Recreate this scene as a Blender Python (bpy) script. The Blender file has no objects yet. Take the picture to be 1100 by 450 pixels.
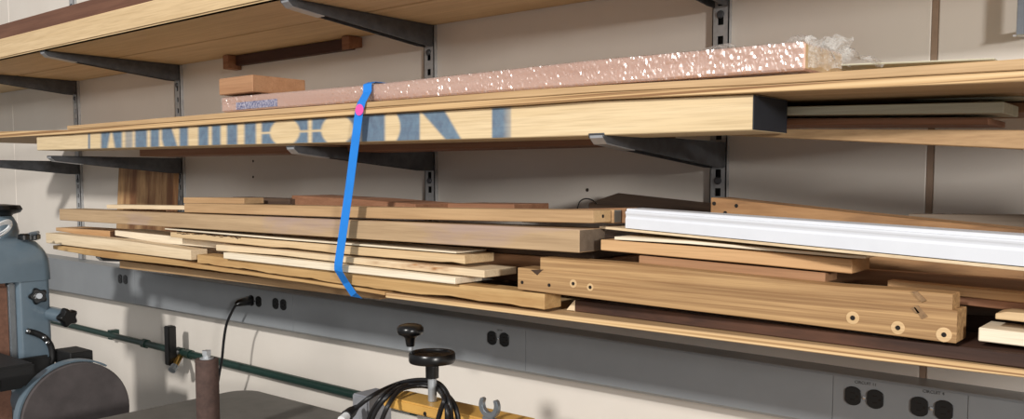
import bpy, bmesh, math, random
from mathutils import Vector, Matrix, noise
random.seed(7)
SC = bpy.context.scene
COL = SC.collection

# ------------------------------------------------------------------ camera
F_PX = 950.0
PITCH = math.atan(.075)
PY = 194 + .075 * F_PX
YAW = math.atan(1150 / F_PX * math.cos(PITCH))
CAM = Vector((0, -1.6676, 1.5))
_f0 = Vector((-math.cos(YAW), math.sin(YAW), 0))
RIGHT = Vector((math.sin(YAW), math.cos(YAW), 0))
FWD = _f0 * math.cos(PITCH) + Vector((0, 0, -math.sin(PITCH)))
UP = RIGHT.cross(FWD)
cam = bpy.data.cameras.new('camera')
cam.sensor_width = 36
cam.lens = F_PX / 1100 * 36
cam.shift_y = -(225 - PY) / 1100
cam.clip_start = .01
co = bpy.data.objects.new('camera', cam)
COL.objects.link(co)
m = Matrix((RIGHT, UP, -FWD)).transposed().to_4x4()
m.translation = CAM
co.matrix_world = m
SC.camera = co


def ray(x, y):
    return FWD + RIGHT * ((x - 550) / F_PX) + UP * ((PY - y) / F_PX)


def at(x, y, d):
    """world point seen at photo position x, y lying d metres in front of the wall"""
    r = ray(x, y)
    t = (-d - CAM.y) / r.y
    return CAM + r * t


def on_x(x, y, X):
    r = ray(x, y)
    return CAM + r * ((X - CAM.x) / r.x)


def ppm(x, d):
    """metres per photo pixel at column x, d metres in front of the wall"""
    return (-d - CAM.y) / ray(x, 225).y / F_PX


def px(P):
    v = Vector(P) - CAM
    z = v.dot(FWD)
    return 550 + F_PX * v.dot(RIGHT) / z, PY - F_PX * v.dot(UP) / z


# ------------------------------------------------------------------ materials
def lin(c):
    return tuple(((v / 255) / 12.92 if v / 255 <= .04045 else ((v / 255 + .055) / 1.055) ** 2.4) for v in c) + (1,)


def new_mat(name):
    mt = bpy.data.materials.new(name)
    mt.use_nodes = True
    nt = mt.node_tree
    return mt, nt, nt.nodes['Principled BSDF']


def nd(nt, typ, **kw):
    n = nt.nodes.new(typ)
    for k, v in kw.items():
        setattr(n, k, v)
    return n


def coords(nt, scale, rnd=True):
    tc = nd(nt, 'ShaderNodeTexCoord')
    mp = nd(nt, 'ShaderNodeMapping')
    mp.inputs['Scale'].default_value = scale
    if rnd:
        oi = nd(nt, 'ShaderNodeObjectInfo')
        mul = nd(nt, 'ShaderNodeVectorMath', operation='SCALE')
        cmb = nd(nt, 'ShaderNodeCombineXYZ')
        for i in range(3):
            nt.links.new(oi.outputs['Random'], cmb.inputs[i])
        nt.links.new(cmb.outputs[0], mul.inputs[0])
        mul.inputs['Scale'].default_value = 13.7
        add = nd(nt, 'ShaderNodeVectorMath', operation='ADD')
        nt.links.new(tc.outputs['Object'], add.inputs[0])
        nt.links.new(mul.outputs[0], add.inputs[1])
        nt.links.new(add.outputs[0], mp.inputs[0])
    else:
        nt.links.new(tc.outputs['Object'], mp.inputs[0])
    return mp.outputs[0]


def ramp(nt, src, stops):
    r = nd(nt, 'ShaderNodeValToRGB')
    el = r.color_ramp.elements
    while len(el) > 1:
        el.remove(el[-1])
    el[0].position, el[0].color = stops[0]
    for p, c in stops[1:]:
        e = el.new(p)
        e.color = c
    nt.links.new(src, r.inputs[0])
    return r.outputs[0]


def noise_tex(nt, vec, scale, detail=4, rough=.55, dist=0):
    n = nd(nt, 'ShaderNodeTexNoise')
    n.inputs['Scale'].default_value = scale
    n.inputs['Detail'].default_value = detail
    n.inputs['Roughness'].default_value = rough
    n.inputs['Distortion'].default_value = dist
    nt.links.new(vec, n.inputs['Vector'])
    return n.outputs['Fac']


def mixc(nt, a, b, fac, mode='MIX'):
    n = nd(nt, 'ShaderNodeMix', data_type='RGBA', blend_type=mode)
    for s, v in ((n.inputs[0], fac), (n.inputs[6], a), (n.inputs[7], b)):
        if isinstance(v, (float, int, tuple)):
            s.default_value = v
        else:
            nt.links.new(v, s)
    return n.outputs[2]


def bump(nt, p, h, strength=.2, dist=.002):
    b = nd(nt, 'ShaderNodeBump')
    b.inputs['Strength'].default_value = strength
    b.inputs['Distance'].default_value = dist
    nt.links.new(h, b.inputs['Height'])
    nt.links.new(b.outputs[0], p.inputs['Normal'])


def wood(name, dark, light, rough=.62, axis='X', freq=1.0, streak=1.0, blotch=None, bl_amt=.5, paint=None, coat=0):
    """procedural timber: long streaks along the grain, fine pores, optional blotches"""
    mt, nt, p = new_mat(name)
    def de(c, k=.16):
        g = .35 * c[0] + .5 * c[1] + .15 * c[2]
        return tuple(v + (g - v) * k for v in c)
    dark, light = de(dark), de(light)
    sc = {'X': (1.1, 26, 26), 'Y': (26, 1.1, 26), 'Z': (26, 26, 1.1)}[axis]
    sf = {'X': (9, 330, 330), 'Y': (330, 9, 330), 'Z': (330, 330, 9)}[axis]
    sb = {'X': (2.2, 9, 9), 'Y': (9, 2.2, 9), 'Z': (9, 9, 2.2)}[axis]
    sc = tuple(v * (freq if v > 2 else 1) for v in sc)
    a = noise_tex(nt, coords(nt, sc), 1.6, 5, .6, .4)
    base = ramp(nt, a, [(.5 - .22 / streak, lin(dark)), (.5 + .2 / streak, lin(light))])
    f = noise_tex(nt, coords(nt, sf), 1.0, 3, .6)
    fine = ramp(nt, f, [(.3, (.70, .67, .64, 1)), (.58, (1, 1, 1, 1))])
    colr = mixc(nt, base, fine, .55, 'MULTIPLY')
    if blotch:
        b = noise_tex(nt, coords(nt, sb), 1.7, 4, .6, .3)
        bf = ramp(nt, b, [(.5, (0, 0, 0, 1)), (.68, (bl_amt,) * 3 + (1,))])
        colr = mixc(nt, colr, lin(blotch), bf)
    if paint:
        at_ = nd(nt, 'ShaderNodeAttribute', attribute_name='paint')
        sp = noise_tex(nt, coords(nt, (40, 40, 40)), 1.5, 4, .6)
        pc = ramp(nt, sp, [(.3, lin(paint[0])), (.7, lin(paint[1]))])
        colr = mixc(nt, colr, pc, at_.outputs['Fac'])
    nt.links.new(colr, p.inputs['Base Color'])
    p.inputs['Roughness'].default_value = rough
    p.inputs['Specular IOR Level'].default_value = .35
    if coat:
        p.inputs['Coat Weight'].default_value = coat
    bump(nt, p, f, .25, .0006)
    return mt


def plain(name, c, rough=.5, metal=0, var=.12, scale=30, spec=.5, bmp=0):
    mt, nt, p = new_mat(name)
    n = noise_tex(nt, coords(nt, (scale,) * 3), 1, 4, .6)
    c = lin(c)
    lo = tuple(v * (1 - var) for v in c[:3]) + (1,)
    hi = tuple(min(1, v * (1 + var)) for v in c[:3]) + (1,)
    nt.links.new(ramp(nt, n, [(.3, lo), (.7, hi)]), p.inputs['Base Color'])
    p.inputs['Roughness'].default_value = rough
    p.inputs['Metallic'].default_value = metal
    p.inputs['Specular IOR Level'].default_value = spec
    if bmp:
        bump(nt, p, n, bmp, .001)
    return mt


M = {}
M['pine'] = wood('pine_timber', (205, 168, 118), (226, 194, 146))
M['pale'] = wood('pale_pine', (222, 193, 150), (238, 214, 176))
M['white_pine'] = wood('whitish_pine', (232, 214, 182), (244, 229, 202))
M['knotty'] = wood('knot_stained_pine', (222, 193, 150), (238, 214, 176), paint=((140, 92, 54), (178, 126, 80)))
M['tan'] = wood('tan_timber', (172, 132, 88), (200, 160, 112))
M['tan_warm'] = wood('warm_tan_timber', (196, 146, 94), (216, 170, 116))
M['live'] = wood('ragged_tan_timber', (186, 142, 84), (214, 172, 110), blotch=(150, 104, 58), bl_amt=.5)
M['oak'] = wood('oak_beam_timber', (138, 97, 57), (204, 160, 104), streak=1.1, freq=3.4, blotch=(140, 98, 56), bl_amt=.35)
M['oak_dark'] = wood('old_oak_timber', (150, 104, 62), (186, 138, 88), blotch=(84, 60, 44), bl_amt=.8)
M['purple'] = wood('purple_stained_timber', (172, 140, 102), (200, 166, 124), blotch=(158, 140, 152), bl_amt=.4)
M['redbrown'] = wood('reddish_brown_timber', (142, 92, 62), (172, 118, 84))
M['redshelf'] = wood('dark_red_timber', (100, 62, 46), (128, 84, 62))
M['brown'] = wood('brown_timber', (150, 104, 68), (178, 130, 90))
M['darkbrown'] = wood('dark_brown_timber', (78, 58, 46), (104, 80, 62))
M['stain'] = wood('dark_stained_timber', (52, 34, 28), (82, 54, 42), blotch=(108, 72, 52), bl_amt=.5)
M['walnut'] = wood('chocolate_timber', (66, 38, 30), (84, 50, 40))
M['grey_wood'] = wood('weathered_timber', (108, 92, 76), (134, 116, 98))
M['greygreen'] = wood('grey_green_trim', (196, 194, 166), (216, 213, 186))
M['ply'] = wood('plywood_face', (188, 148, 98), (212, 172, 122))
M['shelf_edge'] = wood('shelf_board_timber', (206, 172, 122), (226, 194, 146))
M['joist'] = wood('painted_joist_timber', (218, 188, 138), (233, 206, 160), paint=((40, 86, 124), (74, 118, 150)))
M['upright'] = wood('striped_upright_timber', (132, 84, 50), (204, 158, 104), axis='Z', streak=1.6, freq=.45)
M['block'] = wood('end_grain_block_timber', (170, 118, 78), (190, 138, 96))
M['blackend'] = plain('black_blue_paint', (34, 38, 46), .6)
M['batten'] = plain('brown_seam_strip', (150, 128, 110), .7)
M['chip'] = plain('weathered_chip', (134, 106, 76), .9, var=.3, scale=120)
M['greyend'] = plain('grey_blue_paint', (150, 156, 160), .6)
M['bark'] = plain('rough_bark', (92, 62, 40), .9, bmp=.6, scale=120, var=.4)
M['knot'] = plain('dark_knot', (64, 44, 30), .8)
M['ring'] = wood('sanded_ring', (206, 166, 112), (222, 184, 132))
M['hole'] = plain('drilled_hole_dark', (24, 18, 14), .9)
M['white'] = plain('white_painted_moulding', (222, 225, 232), .4, var=.02)
M['steel'] = plain('grey_shelf_steel', (168, 169, 170), .5, .1, var=.15, scale=60)
M['arm'] = plain('dark_bracket_steel', (84, 86, 90), .45, .4, var=.25, scale=40)
M['zinc'] = plain('bare_zinc_steel', (190, 192, 196), .35, .7)
M['chrome'] = plain('chrome', (205, 208, 212), .18, 1)
M['bright_steel'] = plain('bright_steel', (176, 180, 184), .4, .45)
M['raceway'] = plain('grey_enamel', (134, 138, 142), .42, 0, var=.04, scale=12)
M['black'] = plain('black_plastic', (11, 11, 12), .28)
M['black_matt'] = plain('matt_black', (22, 22, 23), .6)
M['rubber'] = plain('black_rubber', (20, 20, 23), .42)
M['green_pipe'] = plain('dark_green_pipe_paint', (24, 50, 44), .4)
M['brass'] = plain('brass', (190, 150, 80), .3, .9)
M['blue_enamel'] = plain('blue_grey_enamel', (98, 114, 126), .28, .0, var=.08, scale=14)
M['silver'] = plain('cast_aluminium', (150, 156, 162), .4, .8)
M['belt'] = plain('sanding_belt_brown', (116, 82, 66), .85, var=.2, scale=90, bmp=.3)
M['disc'] = plain('worn_sanding_disc', (78, 72, 72), .9, var=.2, scale=16, bmp=.2)
M['drum'] = plain('brown_sanding_drum', (74, 56, 50), .85, var=.3, scale=50, bmp=.3)
M['iron'] = plain('cast_iron_table', (112, 108, 102), .5, .3, var=.12, scale=20)
M['gold'] = plain('tan_painted_bar', (206, 160, 84), .4, var=.08)
M['greybar'] = plain('grey_painted_casting', (142, 144, 150), .45, .2)
M['tape'] = plain('blue_tape', (32, 128, 220), .45, var=.05)
M['pink'] = plain('pink_dot', (240, 84, 170), .5, var=.03)
M['cordwhite'] = plain('white_cord', (214, 216, 218), .5)
M['screw'] = plain('dark_screw_head', (66, 56, 48), .5, .4)
M['ink'] = plain('black_label_ink', (40, 42, 44), .7)
M['concrete'] = plain('grey_concrete', (120, 116, 110), .8, scale=5, bmp=.1)


def wall_material():
    mt, nt, p = new_mat('cream_wall_board')
    n = noise_tex(nt, coords(nt, (2, 2, 2), False), 1, 5, .6)
    c = ramp(nt, n, [(.3, lin((217, 209, 199))), (.7, lin((227, 220, 211)))])
    nt.links.new(c, p.inputs['Base Color'])
    p.inputs['Roughness'].default_value = .55
    f = noise_tex(nt, coords(nt, (90, 90, 90), False), 1, 3)
    bump(nt, p, f, .06, .001)
    return mt


M['wall'] = wall_material()


def wrap_material():
    """pinkish board seen through crinkled clear film"""
    mt, nt, p = new_mat('film_wrapped_timber')
    a = noise_tex(nt, coords(nt, (1.1, 26, 26)), 1.6, 5, .6)
    c = ramp(nt, a, [(.3, lin((206, 160, 138))), (.7, lin((226, 188, 170)))])
    nt.links.new(c, p.inputs['Base Color'])
    p.inputs['Roughness'].default_value = .45
    p.inputs['Coat Weight'].default_value = 1
    p.inputs['Coat Roughness'].default_value = .2
    p.inputs['Coat IOR'].default_value = 1.7
    v = noise_tex(nt, coords(nt, (60, 60, 95)), 1, 3, .7, 1.6)
    b = nd(nt, 'ShaderNodeBump')
    b.inputs['Strength'].default_value = 1
    b.inputs['Distance'].default_value = .06
    nt.links.new(v, b.inputs['Height'])
    nt.links.new(b.outputs[0], p.inputs['Coat Normal'])
    return mt


M['wrap'] = wrap_material()


def film_material():
    mt, nt, p = new_mat('clear_plastic_film')
    out = nt.nodes['Material Output']
    tr = nd(nt, 'ShaderNodeBsdfTransparent')
    gl = nd(nt, 'ShaderNodeBsdfPrincipled')
    gl.inputs['Base Color'].default_value = (.9, .9, .88, 1)
    gl.inputs['Roughness'].default_value = .15
    v = noise_tex(nt, coords(nt, (55, 55, 55)), 1, 4, .7, 1)
    b = nd(nt, 'ShaderNodeBump')
    b.inputs['Distance'].default_value = .01
    nt.links.new(v, b.inputs['Height'])
    nt.links.new(b.outputs[0], gl.inputs['Normal'])
    mx = nd(nt, 'ShaderNodeMixShader')
    fac = ramp(nt, v, [(.35, (.12, .12, .12, 1)), (.75, (.5, .5, .5, 1))])
    nt.links.new(fac, mx.inputs[0])
    nt.links.new(tr.outputs[0], mx.inputs[1])
    nt.links.new(gl.outputs[0], mx.inputs[2])
    nt.links.new(mx.outputs[0], out.inputs[0])
    return mt


M['film'] = film_material()


def film_front_material():
    mt, nt, p = new_mat('shiny_crinkled_film')
    out = nt.nodes['Material Output']
    tr = nd(nt, 'ShaderNodeBsdfTransparent')
    gl = nd(nt, 'ShaderNodeBsdfGlossy')
    gl.inputs['Color'].default_value = (1, 1, 1, 1)
    gl.inputs['Roughness'].default_value = .27
    mx = nd(nt, 'ShaderNodeMixShader')
    mx.inputs[0].default_value = .26
    nt.links.new(tr.outputs[0], mx.inputs[1])
    nt.links.new(gl.outputs[0], mx.inputs[2])
    nt.links.new(mx.outputs[0], out.inputs[0])
    return mt


M['film_front'] = film_front_material()


def label_material():
    mt, nt, p = new_mat('bluish_printed_label')
    v = noise_tex(nt, coords(nt, (220, 220, 220)), 1, 2, .6)
    c = ramp(nt, v, [(.4, lin((88, 92, 140))), (.6, lin((190, 186, 206)))])
    nt.links.new(c, p.inputs['Base Color'])
    p.inputs['Roughness'].default_value = .25
    return mt


M['label'] = label_material()


def plyedge_material():
    """stripes of veneer seen on a plywood edge, following height"""
    mt, nt, p = new_mat('plywood_edge_layers')
    z = coords(nt, (.6, .6, 150))
    a = noise_tex(nt, z, 1.4, 2, .5)
    c = ramp(nt, a, [(.36, lin((138, 100, 64))), (.48, lin((206, 170, 122))), (.7, lin((226, 196, 150)))])
    nt.links.new(c, p.inputs['Base Color'])
    p.inputs['Roughness'].default_value = .7
    return mt


M['plyedge'] = plyedge_material()


# ------------------------------------------------------------------ objects
def tag(o, label=None, cat=None, group=None, kind=None):
    if label: o['label'] = label
    if cat: o['category'] = cat
    if group: o['group'] = group
    if kind: o['kind'] = kind
    return o


def empty(name, loc, label, cat, group=None):
    o = bpy.data.objects.new(name, None)
    o.empty_display_size = .05
    o.location = loc
    COL.objects.link(o)
    return tag(o, label, cat, group)


def build(name, bm, mats, parent=None, label=None, cat=None, group=None, kind=None, smooth=None):
    """link a bmesh given in world coordinates as one object whose origin is at its base"""
    bmesh.ops.recalc_face_normals(bm, faces=bm.faces)
    vs = [v.co for v in bm.verts]
    lo = Vector([min(v[i] for v in vs) for i in range(3)])
    hi = Vector([max(v[i] for v in vs) for i in range(3)])
    org = Vector(((lo.x + hi.x) / 2, (lo.y + hi.y) / 2, lo.z))
    for v in bm.verts:
        v.co -= org
    me = bpy.data.meshes.new(name)
    bm.to_mesh(me)
    bm.free()
    for k in (mats if isinstance(mats, (list, tuple)) else [mats]):
        me.materials.append(M[k])
    if smooth is not None:
        for pl in me.polygons:
            pl.use_smooth = True
        if smooth:
            me.set_sharp_from_angle(angle=math.radians(smooth))
    o = bpy.data.objects.new(name, me)
    COL.objects.link(o)
    if parent is not None:
        base = parent
        off = Vector((0, 0, 0))
        while base is not None:
            off += base.location
            base = base.parent
        o.parent = parent
        o.location = org - off
    else:
        o.location = org
    return tag(o, label, cat, group, kind)


def loft(bm, rings, mat=0, caps=(0, 0), close=True):
    """join rings of equal length; caps gives material index of both end faces"""
    vr = [[bm.verts.new(p) for p in r] for r in rings]
    n = len(rings[0])
    for a, b in zip(vr, vr[1:]):
        for i in range(n if close else n - 1):
            j = (i + 1) % n
            f = bm.faces.new((a[i], a[j], b[j], b[i]))
            f.material_index = mat
    if caps is not None:
        bm.faces.new(vr[0][::-1]).material_index = caps[0]
        bm.faces.new(vr[-1]).material_index = caps[1]
    return vr


def soften(bm, w, seg=1, ang=30):
    bm.normal_update()
    ed = [e for e in bm.edges if len(e.link_faces) == 2 and e.calc_face_angle(0) > math.radians(ang)]
    if ed and w > 0:
        bmesh.ops.bevel(bm, geom=ed, offset=w, segments=seg, affect='EDGES', clamp_overlap=True)


def box(bm, lo, hi, mat=0, rot=None):
    pts = [Vector((x, y, z)) for z in (lo[2], hi[2]) for x, y in ((lo[0], lo[1]), (hi[0], lo[1]), (hi[0], hi[1]), (lo[0], hi[1]))]
    if rot:
        c = sum(pts, Vector()) / 8
        pts = [rot @ (p - c) + c for p in pts]
    loft(bm, [pts[:4], pts[4:]], mat, (mat, mat))


def frame_for(t):
    t = t.normalized()
    a = Vector((0, 0, 1)) if abs(t.z) < .9 else Vector((1, 0, 0))
    u = t.cross(a).normalized()
    return u, t.cross(u).normalized()


def tube(bm, pts, r, n=10, mat=0):
    pts = [Vector(p) for p in pts]
    rs = r if isinstance(r, (list, tuple)) else [r] * len(pts)
    rings = []
    u = None
    for i, p in enumerate(pts):
        t = (pts[min(i + 1, len(pts) - 1)] - pts[max(i - 1, 0)]).normalized()
        if u is None:
            u, v = frame_for(t)
        else:
            u = (u - t * u.dot(t)).normalized()
            v = t.cross(u)
        rings.append([p + (u * math.cos(2 * math.pi * k / n) + v * math.sin(2 * math.pi * k / n)) * rs[i] for k in range(n)])
    loft(bm, rings, mat, (mat, mat))


def smooth_path(pts, k=8):
    """Catmull-Rom through the points"""
    P = [Vector(p) for p in pts]
    P = [P[0] * 2 - P[1]] + P + [P[-1] * 2 - P[-2]]
    out = []
    for i in range(1, len(P) - 2):
        for s in range(k):
            t = s / k
            a, b, c, d = P[i - 1:i + 3]
            out.append(.5 * ((2 * b) + (c - a) * t + (2 * a - 5 * b + 4 * c - d) * t * t + (3 * b - a - 3 * c + d) * t ** 3))
    out.append(P[-2])
    return out


def lathe(bm, prof, org, axis=Vector((0, 0, 1)), n=32, mat=0):
    """profile of (radius, height) spun round axis through org"""
    axis = Vector(axis).normalized()
    u, v = frame_for(axis)
    org = Vector(org)
    rings = [[org + axis * h + (u * math.cos(2 * math.pi * k / n) + v * math.sin(2 * math.pi * k / n)) * max(r, 1e-4) for k in range(n)] for r, h in prof]
    loft(bm, rings, mat, (mat, mat))


def extrude_poly(bm, pts, vec, mat=0):
    loft(bm, [[Vector(p) for p in pts], [Vector(p) + Vector(vec) for p in pts]], mat, (mat, mat))


RECT = [(0, 0), (0, 1), (1, 1), (1, 0)]


def stations(sts, d, step=None, jag=0, jag_top=0):
    """front edge of a board: (X, depth, ztop, zbottom) at each measured place"""
    out = []
    x0, x1 = sts[0][0], sts[-1][0]
    for s in sts:
        dd = s[3] if len(s) > 3 else (d if not isinstance(d, tuple) else None)
        if dd is None:
            # blend the depths of the two ends so the front stays straight in plan
            Xa, Xb = at(x0, s[1], d[0]).x, at(x1, s[1], d[1]).x
            dd = d[0]
            for _ in range(12):
                X = at(s[0], s[1], dd).x
                dd = d[0] + (d[1] - d[0]) * (X - Xa) / (Xb - Xa)
        T, B = at(s[0], s[1], dd), at(s[0], s[2], dd)
        out.append((B.x, dd, T.z, B.z))
    if x1 > 1140:
        # carries on past the right edge of the picture
        a, b = out[0] if len(out) == 2 else out[-2], out[-1]
        k = 1 + (.16 + .3 * ((x0 * 7 + int(sts[0][1] * 13)) % 10) / 10) / (b[0] - a[0])
        out[-1] = tuple(p + (q - p) * k for p, q in zip(a, b))
    if step:
        res = []
        for a, b in zip(out, out[1:]):
            n = max(1, int(abs(b[0] - a[0]) / step))
            for k in range(n):
                t = k / n
                res.append(tuple(p + (q - p) * t for p, q in zip(a, b)))
        res.append(out[-1])
        out = []
        for i, (X, dd, zt, zb) in enumerate(res):
            e = 0 if i in (0, len(res) - 1) else 1
            out.append((X, dd, zt - e * jag_top * random.random(), zb + e * jag * max(0, noise.noise(Vector((X * 9, zb * 7, 3))) * 1.4 + .5 * random.random())))
    return out


LIFT = {}


def board_bm(st, w, section=RECT, bev=.0012, caps=(0, 0), face=0, edge=None):
    bm = bmesh.new()
    ww = w if isinstance(w, tuple) else (w, w)
    rings = []
    for i, (X, dd, zt, zb) in enumerate(st):
        t = (X - st[0][0]) / (st[-1][0] - st[0][0])
        wv = ww[0] + (ww[1] - ww[0]) * t
        rings.append([Vector((X, -dd + a * wv, zb + (zt - zb) * b)) for a, b in section])
    loft(bm, rings, face, caps)
    if edge is not None:
        bm.normal_update()
        for f in bm.faces:
            if abs(f.normal.y) > .7:
                f.material_index = edge
    soften(bm, bev, 1)
    return bm


def board(name, sts, d, w, mat, label, cat='board', group=None, end=None, bev=.0012, section=RECT, dz=0, step=None, jag=0, jag_top=0, edge=None, parent=None, zbot=None):
    st = stations(sts, d, step, jag, jag_top)
    if zbot:
        st = [(X, dd, zt, zbot) for X, dd, zt, zb in st]
    st = [(X, dd, zt + dz - .0005, zb + dz + .0004) for X, dd, zt, zb in st]
    mats = [mat]
    caps = (0, 0)
    ei = None
    if end:
        mats.append(end)
        caps = (len(mats) - 1,) * 2
    if edge:
        mats.append(edge)
        ei = len(mats) - 1
    o = build(name, board_bm(st, w, section, bev, caps, edge=ei), mats, parent, label, cat if parent is None else None, group)
    return o, st


def front_ring(name, parent, x, y, d, r, mat, depth=.003, n=20, inner=None, lift=.0006):
    """round mark or hole rim on a board's front face"""
    P = at(x, y, d)
    bm = bmesh.new()
    prof = [(r, -depth), (r, lift * .8), (r * .94, lift)]
    lathe(bm, prof, P, (0, -1, 0), n)
    return build(name, bm, mat, parent)


# ------------------------------------------------------------------ the room
def room():
    bm = bmesh.new()
    # wall as sheets of board with narrow open seams
    seams = [-9.0, at(17, 200, 0).x, at(1001, 120, 0).x, 2.6]
    bm = bmesh.new()
    box(bm, (-9, .012, 0), (2.6, .1, 2.75))
    for a, b in zip(seams, seams[1:]):
        b2 = bmesh.new()
        g0, g1 = (.0055 if a == seams[2] else .0015), (.0055 if b == seams[2] else .0015)
        box(b2, (a + g0, 0, 0), (b - g1, .0125, 2.75))
        soften(b2, .002)
        me = bpy.data.meshes.new('t')
        b2.to_mesh(me)
        bm.from_mesh(me)
        b2.free()
        bpy.data.meshes.remove(me)
    build('wall_back', bm, 'wall', kind='structure')
    bm = bmesh.new()
    box(bm, (seams[2] - .0052, .0004, .01), (seams[2] + .0052, .0118, 2.74))
    build('trim_1', bm, 'batten', kind='structure')
    bm = bmesh.new()
    box(bm, (-9, -7, -.1), (2.6, .1, 0))
    build('floor', bm, 'concrete', kind='structure')
    for i, (x, y) in enumerate(((272, 173), (272, 190), (631, 204), (627, 231))[:3]):
        bm = bmesh.new()
        P = at(x, y, 0)
        lathe(bm, [(.004, -.002), (.004, .0008), (.0028, .0016)], P, (0, -1, 0), 14)
        o = build('screw_head', bm, 'screw', None,
                  ('dark screw head in the cream wall, upper of the pair below the painted beam', 'dark screw head in the cream wall, lower of the pair below the painted beam',
                   'dark screw head in the cream wall above the tilted dark brown board')[i], 'screw', 'screw heads in the wall')


room()

# ------------------------------------------------------------------ standards and brackets
STD_X = [at(x, 150, 0).x for x in (85.5, 195.5, 465, 775, 1102)]
STD_W, STD_D = .036, .013
STD_NAME = ['at the far left end of the wall', 'second from the left, in front of the striped upright plank', 'in the middle, behind the blue taped stack',
            'second from the right, left of the old oak board', 'at the right edge of the picture']


def standard(i):
    X = STD_X[i]
    z0, z1 = 1.18, 2.3
    root = empty('shelf_standard', (X, 0, z0), 'slotted grey steel wall upright ' + STD_NAME[i], 'shelf upright', 'shelf uprights on the wall')
    bm = bmesh.new()
    # channel with a pierced front: two side flanges, solid strips and bridges between the slots
    h = STD_W / 2
    for s in (-1, 1):
        box(bm, (X + s * h - (0.002 if s > 0 else 0), -STD_D, z0), (X + s * h + (0 if s > 0 else .002), -.0005, z1))
        box(bm, (min(X + s * h, X + s * h * .36), -STD_D, z0), (max(X + s * h, X + s * h * .36), -STD_D + .002, z1))
    z = z0
    k = 0
    while z < z1 - .03:
        hgt = .0165
        box(bm, (X - h * .36, -STD_D, z), (X + h * .36, -STD_D + .002, z + .0381 - hgt))
        z += .0381
    build('channel', bm, 'steel', root)
    bm = bmesh.new()
    box(bm, (X - h + .002, -.004, z0), (X + h - .002, -.0008, z1))
    build('slot_backing', bm, 'black_matt', root)
    for zz in (1.5, 1.832, 2.2):
        bm = bmesh.new()
        lathe(bm, [(.008, 0), (.008, .002), (.006, .0045), (.003, .005)], (X, -STD_D, zz), (0, -1, 0), 16)
        build('mounting_screw', bm, 'arm', root, smooth=40)


for i in range(4):
    standard(i)


def bracket(i, ztop, L, hgt, where):
    X = STD_X[i]
    root = empty('shelf_bracket', (X, -STD_D, ztop), where, 'shelf bracket', 'steel brackets on the wall uprights')
    y0 = -STD_D - .0006
    tip = -L
    w = .014
    bm = bmesh.new()
    # folded arm: two side plates under a top flange
    prof = [(y0, ztop - .003), (y0, ztop - hgt), (y0 - .03, ztop - hgt), (tip + .07, ztop - .022), (tip + .012, ztop - .016), (tip, ztop - .006), (tip, ztop - .003)]
    for s in (-1, 1):
        x0 = X + s * w - .0015
        extrude_poly(bm, [(x0, y, z) for y, z in prof], (.003, 0, 0))
    soften(bm, .0006)
    build('arm', bm, 'arm', root)
    bm = bmesh.new()
    box(bm, (X - w - .0015, tip, ztop - .003), (X + w + .0015, y0, ztop))
    soften(bm, .0008)
    build('top_flange', bm, 'arm', root)
    bm = bmesh.new()
    extrude_poly(bm, [(X - w + .001, tip + .001, ztop - .0035), (X - w + .001, tip + .001, ztop - .008), (X - w + .001, tip + .013, ztop - .018), (X - w + .001, tip + .1, ztop - .0265), (X - w + .001, tip + .1, ztop - .0245), (X - w + .001, tip + .016, ztop - .014)], (2 * w - .002, 0, 0))
    build('tip', bm, 'zinc', root, 'pale bare metal tip')
    for dz in (.012, hgt - .014):
        bm = bmesh.new()
        box(bm, (X - .004, y0 - .002, ztop - dz - .008), (X + .004, -STD_D + .0005, ztop - dz))
        build('hook', bm, 'steel', root)


ZT, ZM, ZB = 1.9, 1.578, 1.2545
names = ['leftmost upright', 'second upright from left', 'middle upright behind the blue tape', 'upright left of the oak board', 'upright at right picture edge']
for i in range(4):
    bracket(i, ZT, .46, .054, 'dark steel bracket under the top shelf, on the ' + names[i])
for i in range(4):
    bracket(i, ZM, .452, .052, 'dark steel bracket under the middle lumber tier, on the ' + names[i])
for i in range(1, 4):
    bracket(i, ZB, .31, .05, 'dark steel bracket under the lowest lumber tier, on the ' + names[i])

# hanging steel hook at the right edge of the picture
hk_ = at(1101, 38, .03)
root = empty('steel_hook', (hk_.x, -.03, hk_.z), 'shiny steel strip with a small tongue hanging on the wall at the upper right edge', 'hook')
bm = bmesh.new()
box(bm, (hk_.x - .012, -.034, hk_.z), (hk_.x + .014, -.0008, hk_.z + .012))
box(bm, (hk_.x - .012, -.036, hk_.z + .0005), (hk_.x + .014, -.0335, hk_.z + .14))
soften(bm, .001)
build('strip', bm, 'chrome', root)
bm = bmesh.new()
lp = at(1088, 38.5, .034)
box(bm, (lp.x, -.036, lp.z - .0012), (hk_.x - .0122, -.030, lp.z + .0012))
build('tongue', bm, 'white', root)

# ------------------------------------------------------------------ top shelf
zs = ZT + .0008
bm = bmesh.new()
X0, X1 = -5.2, .5
box(bm, (X0, -.47, zs), (X1, -.2365, zs + .02))
box(bm, (X0, -.2355, zs), (X1, -.003, zs + .02))
box(bm, (X0, -.4705, zs), (X1, -.448, zs + .064))
soften(bm, .004, 2)
build('top_shelf', bm, 'shelf_edge', None, 'long pale wooden shelf with deep front edge along the top of the picture', 'shelf')
bm = bmesh.new()
a = at(0, 39, .44)
box(bm, (-5, -.452, zs + .0648), (-1.2, -.30, zs + .0648 + .052))
soften(bm, .003, 2)
build('wooden_board', bm, 'redshelf', None, 'reddish brown board lying on the front of the top shelf', 'board')
bm = bmesh.new()
box(bm, (-5, -.29, zs + .0205), (-1.0, -.06, zs + .045))
soften(bm, .002)
build('wooden_board', bm, 'tan', None, 'tan board lying flat at the back of the top shelf', 'board')

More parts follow.
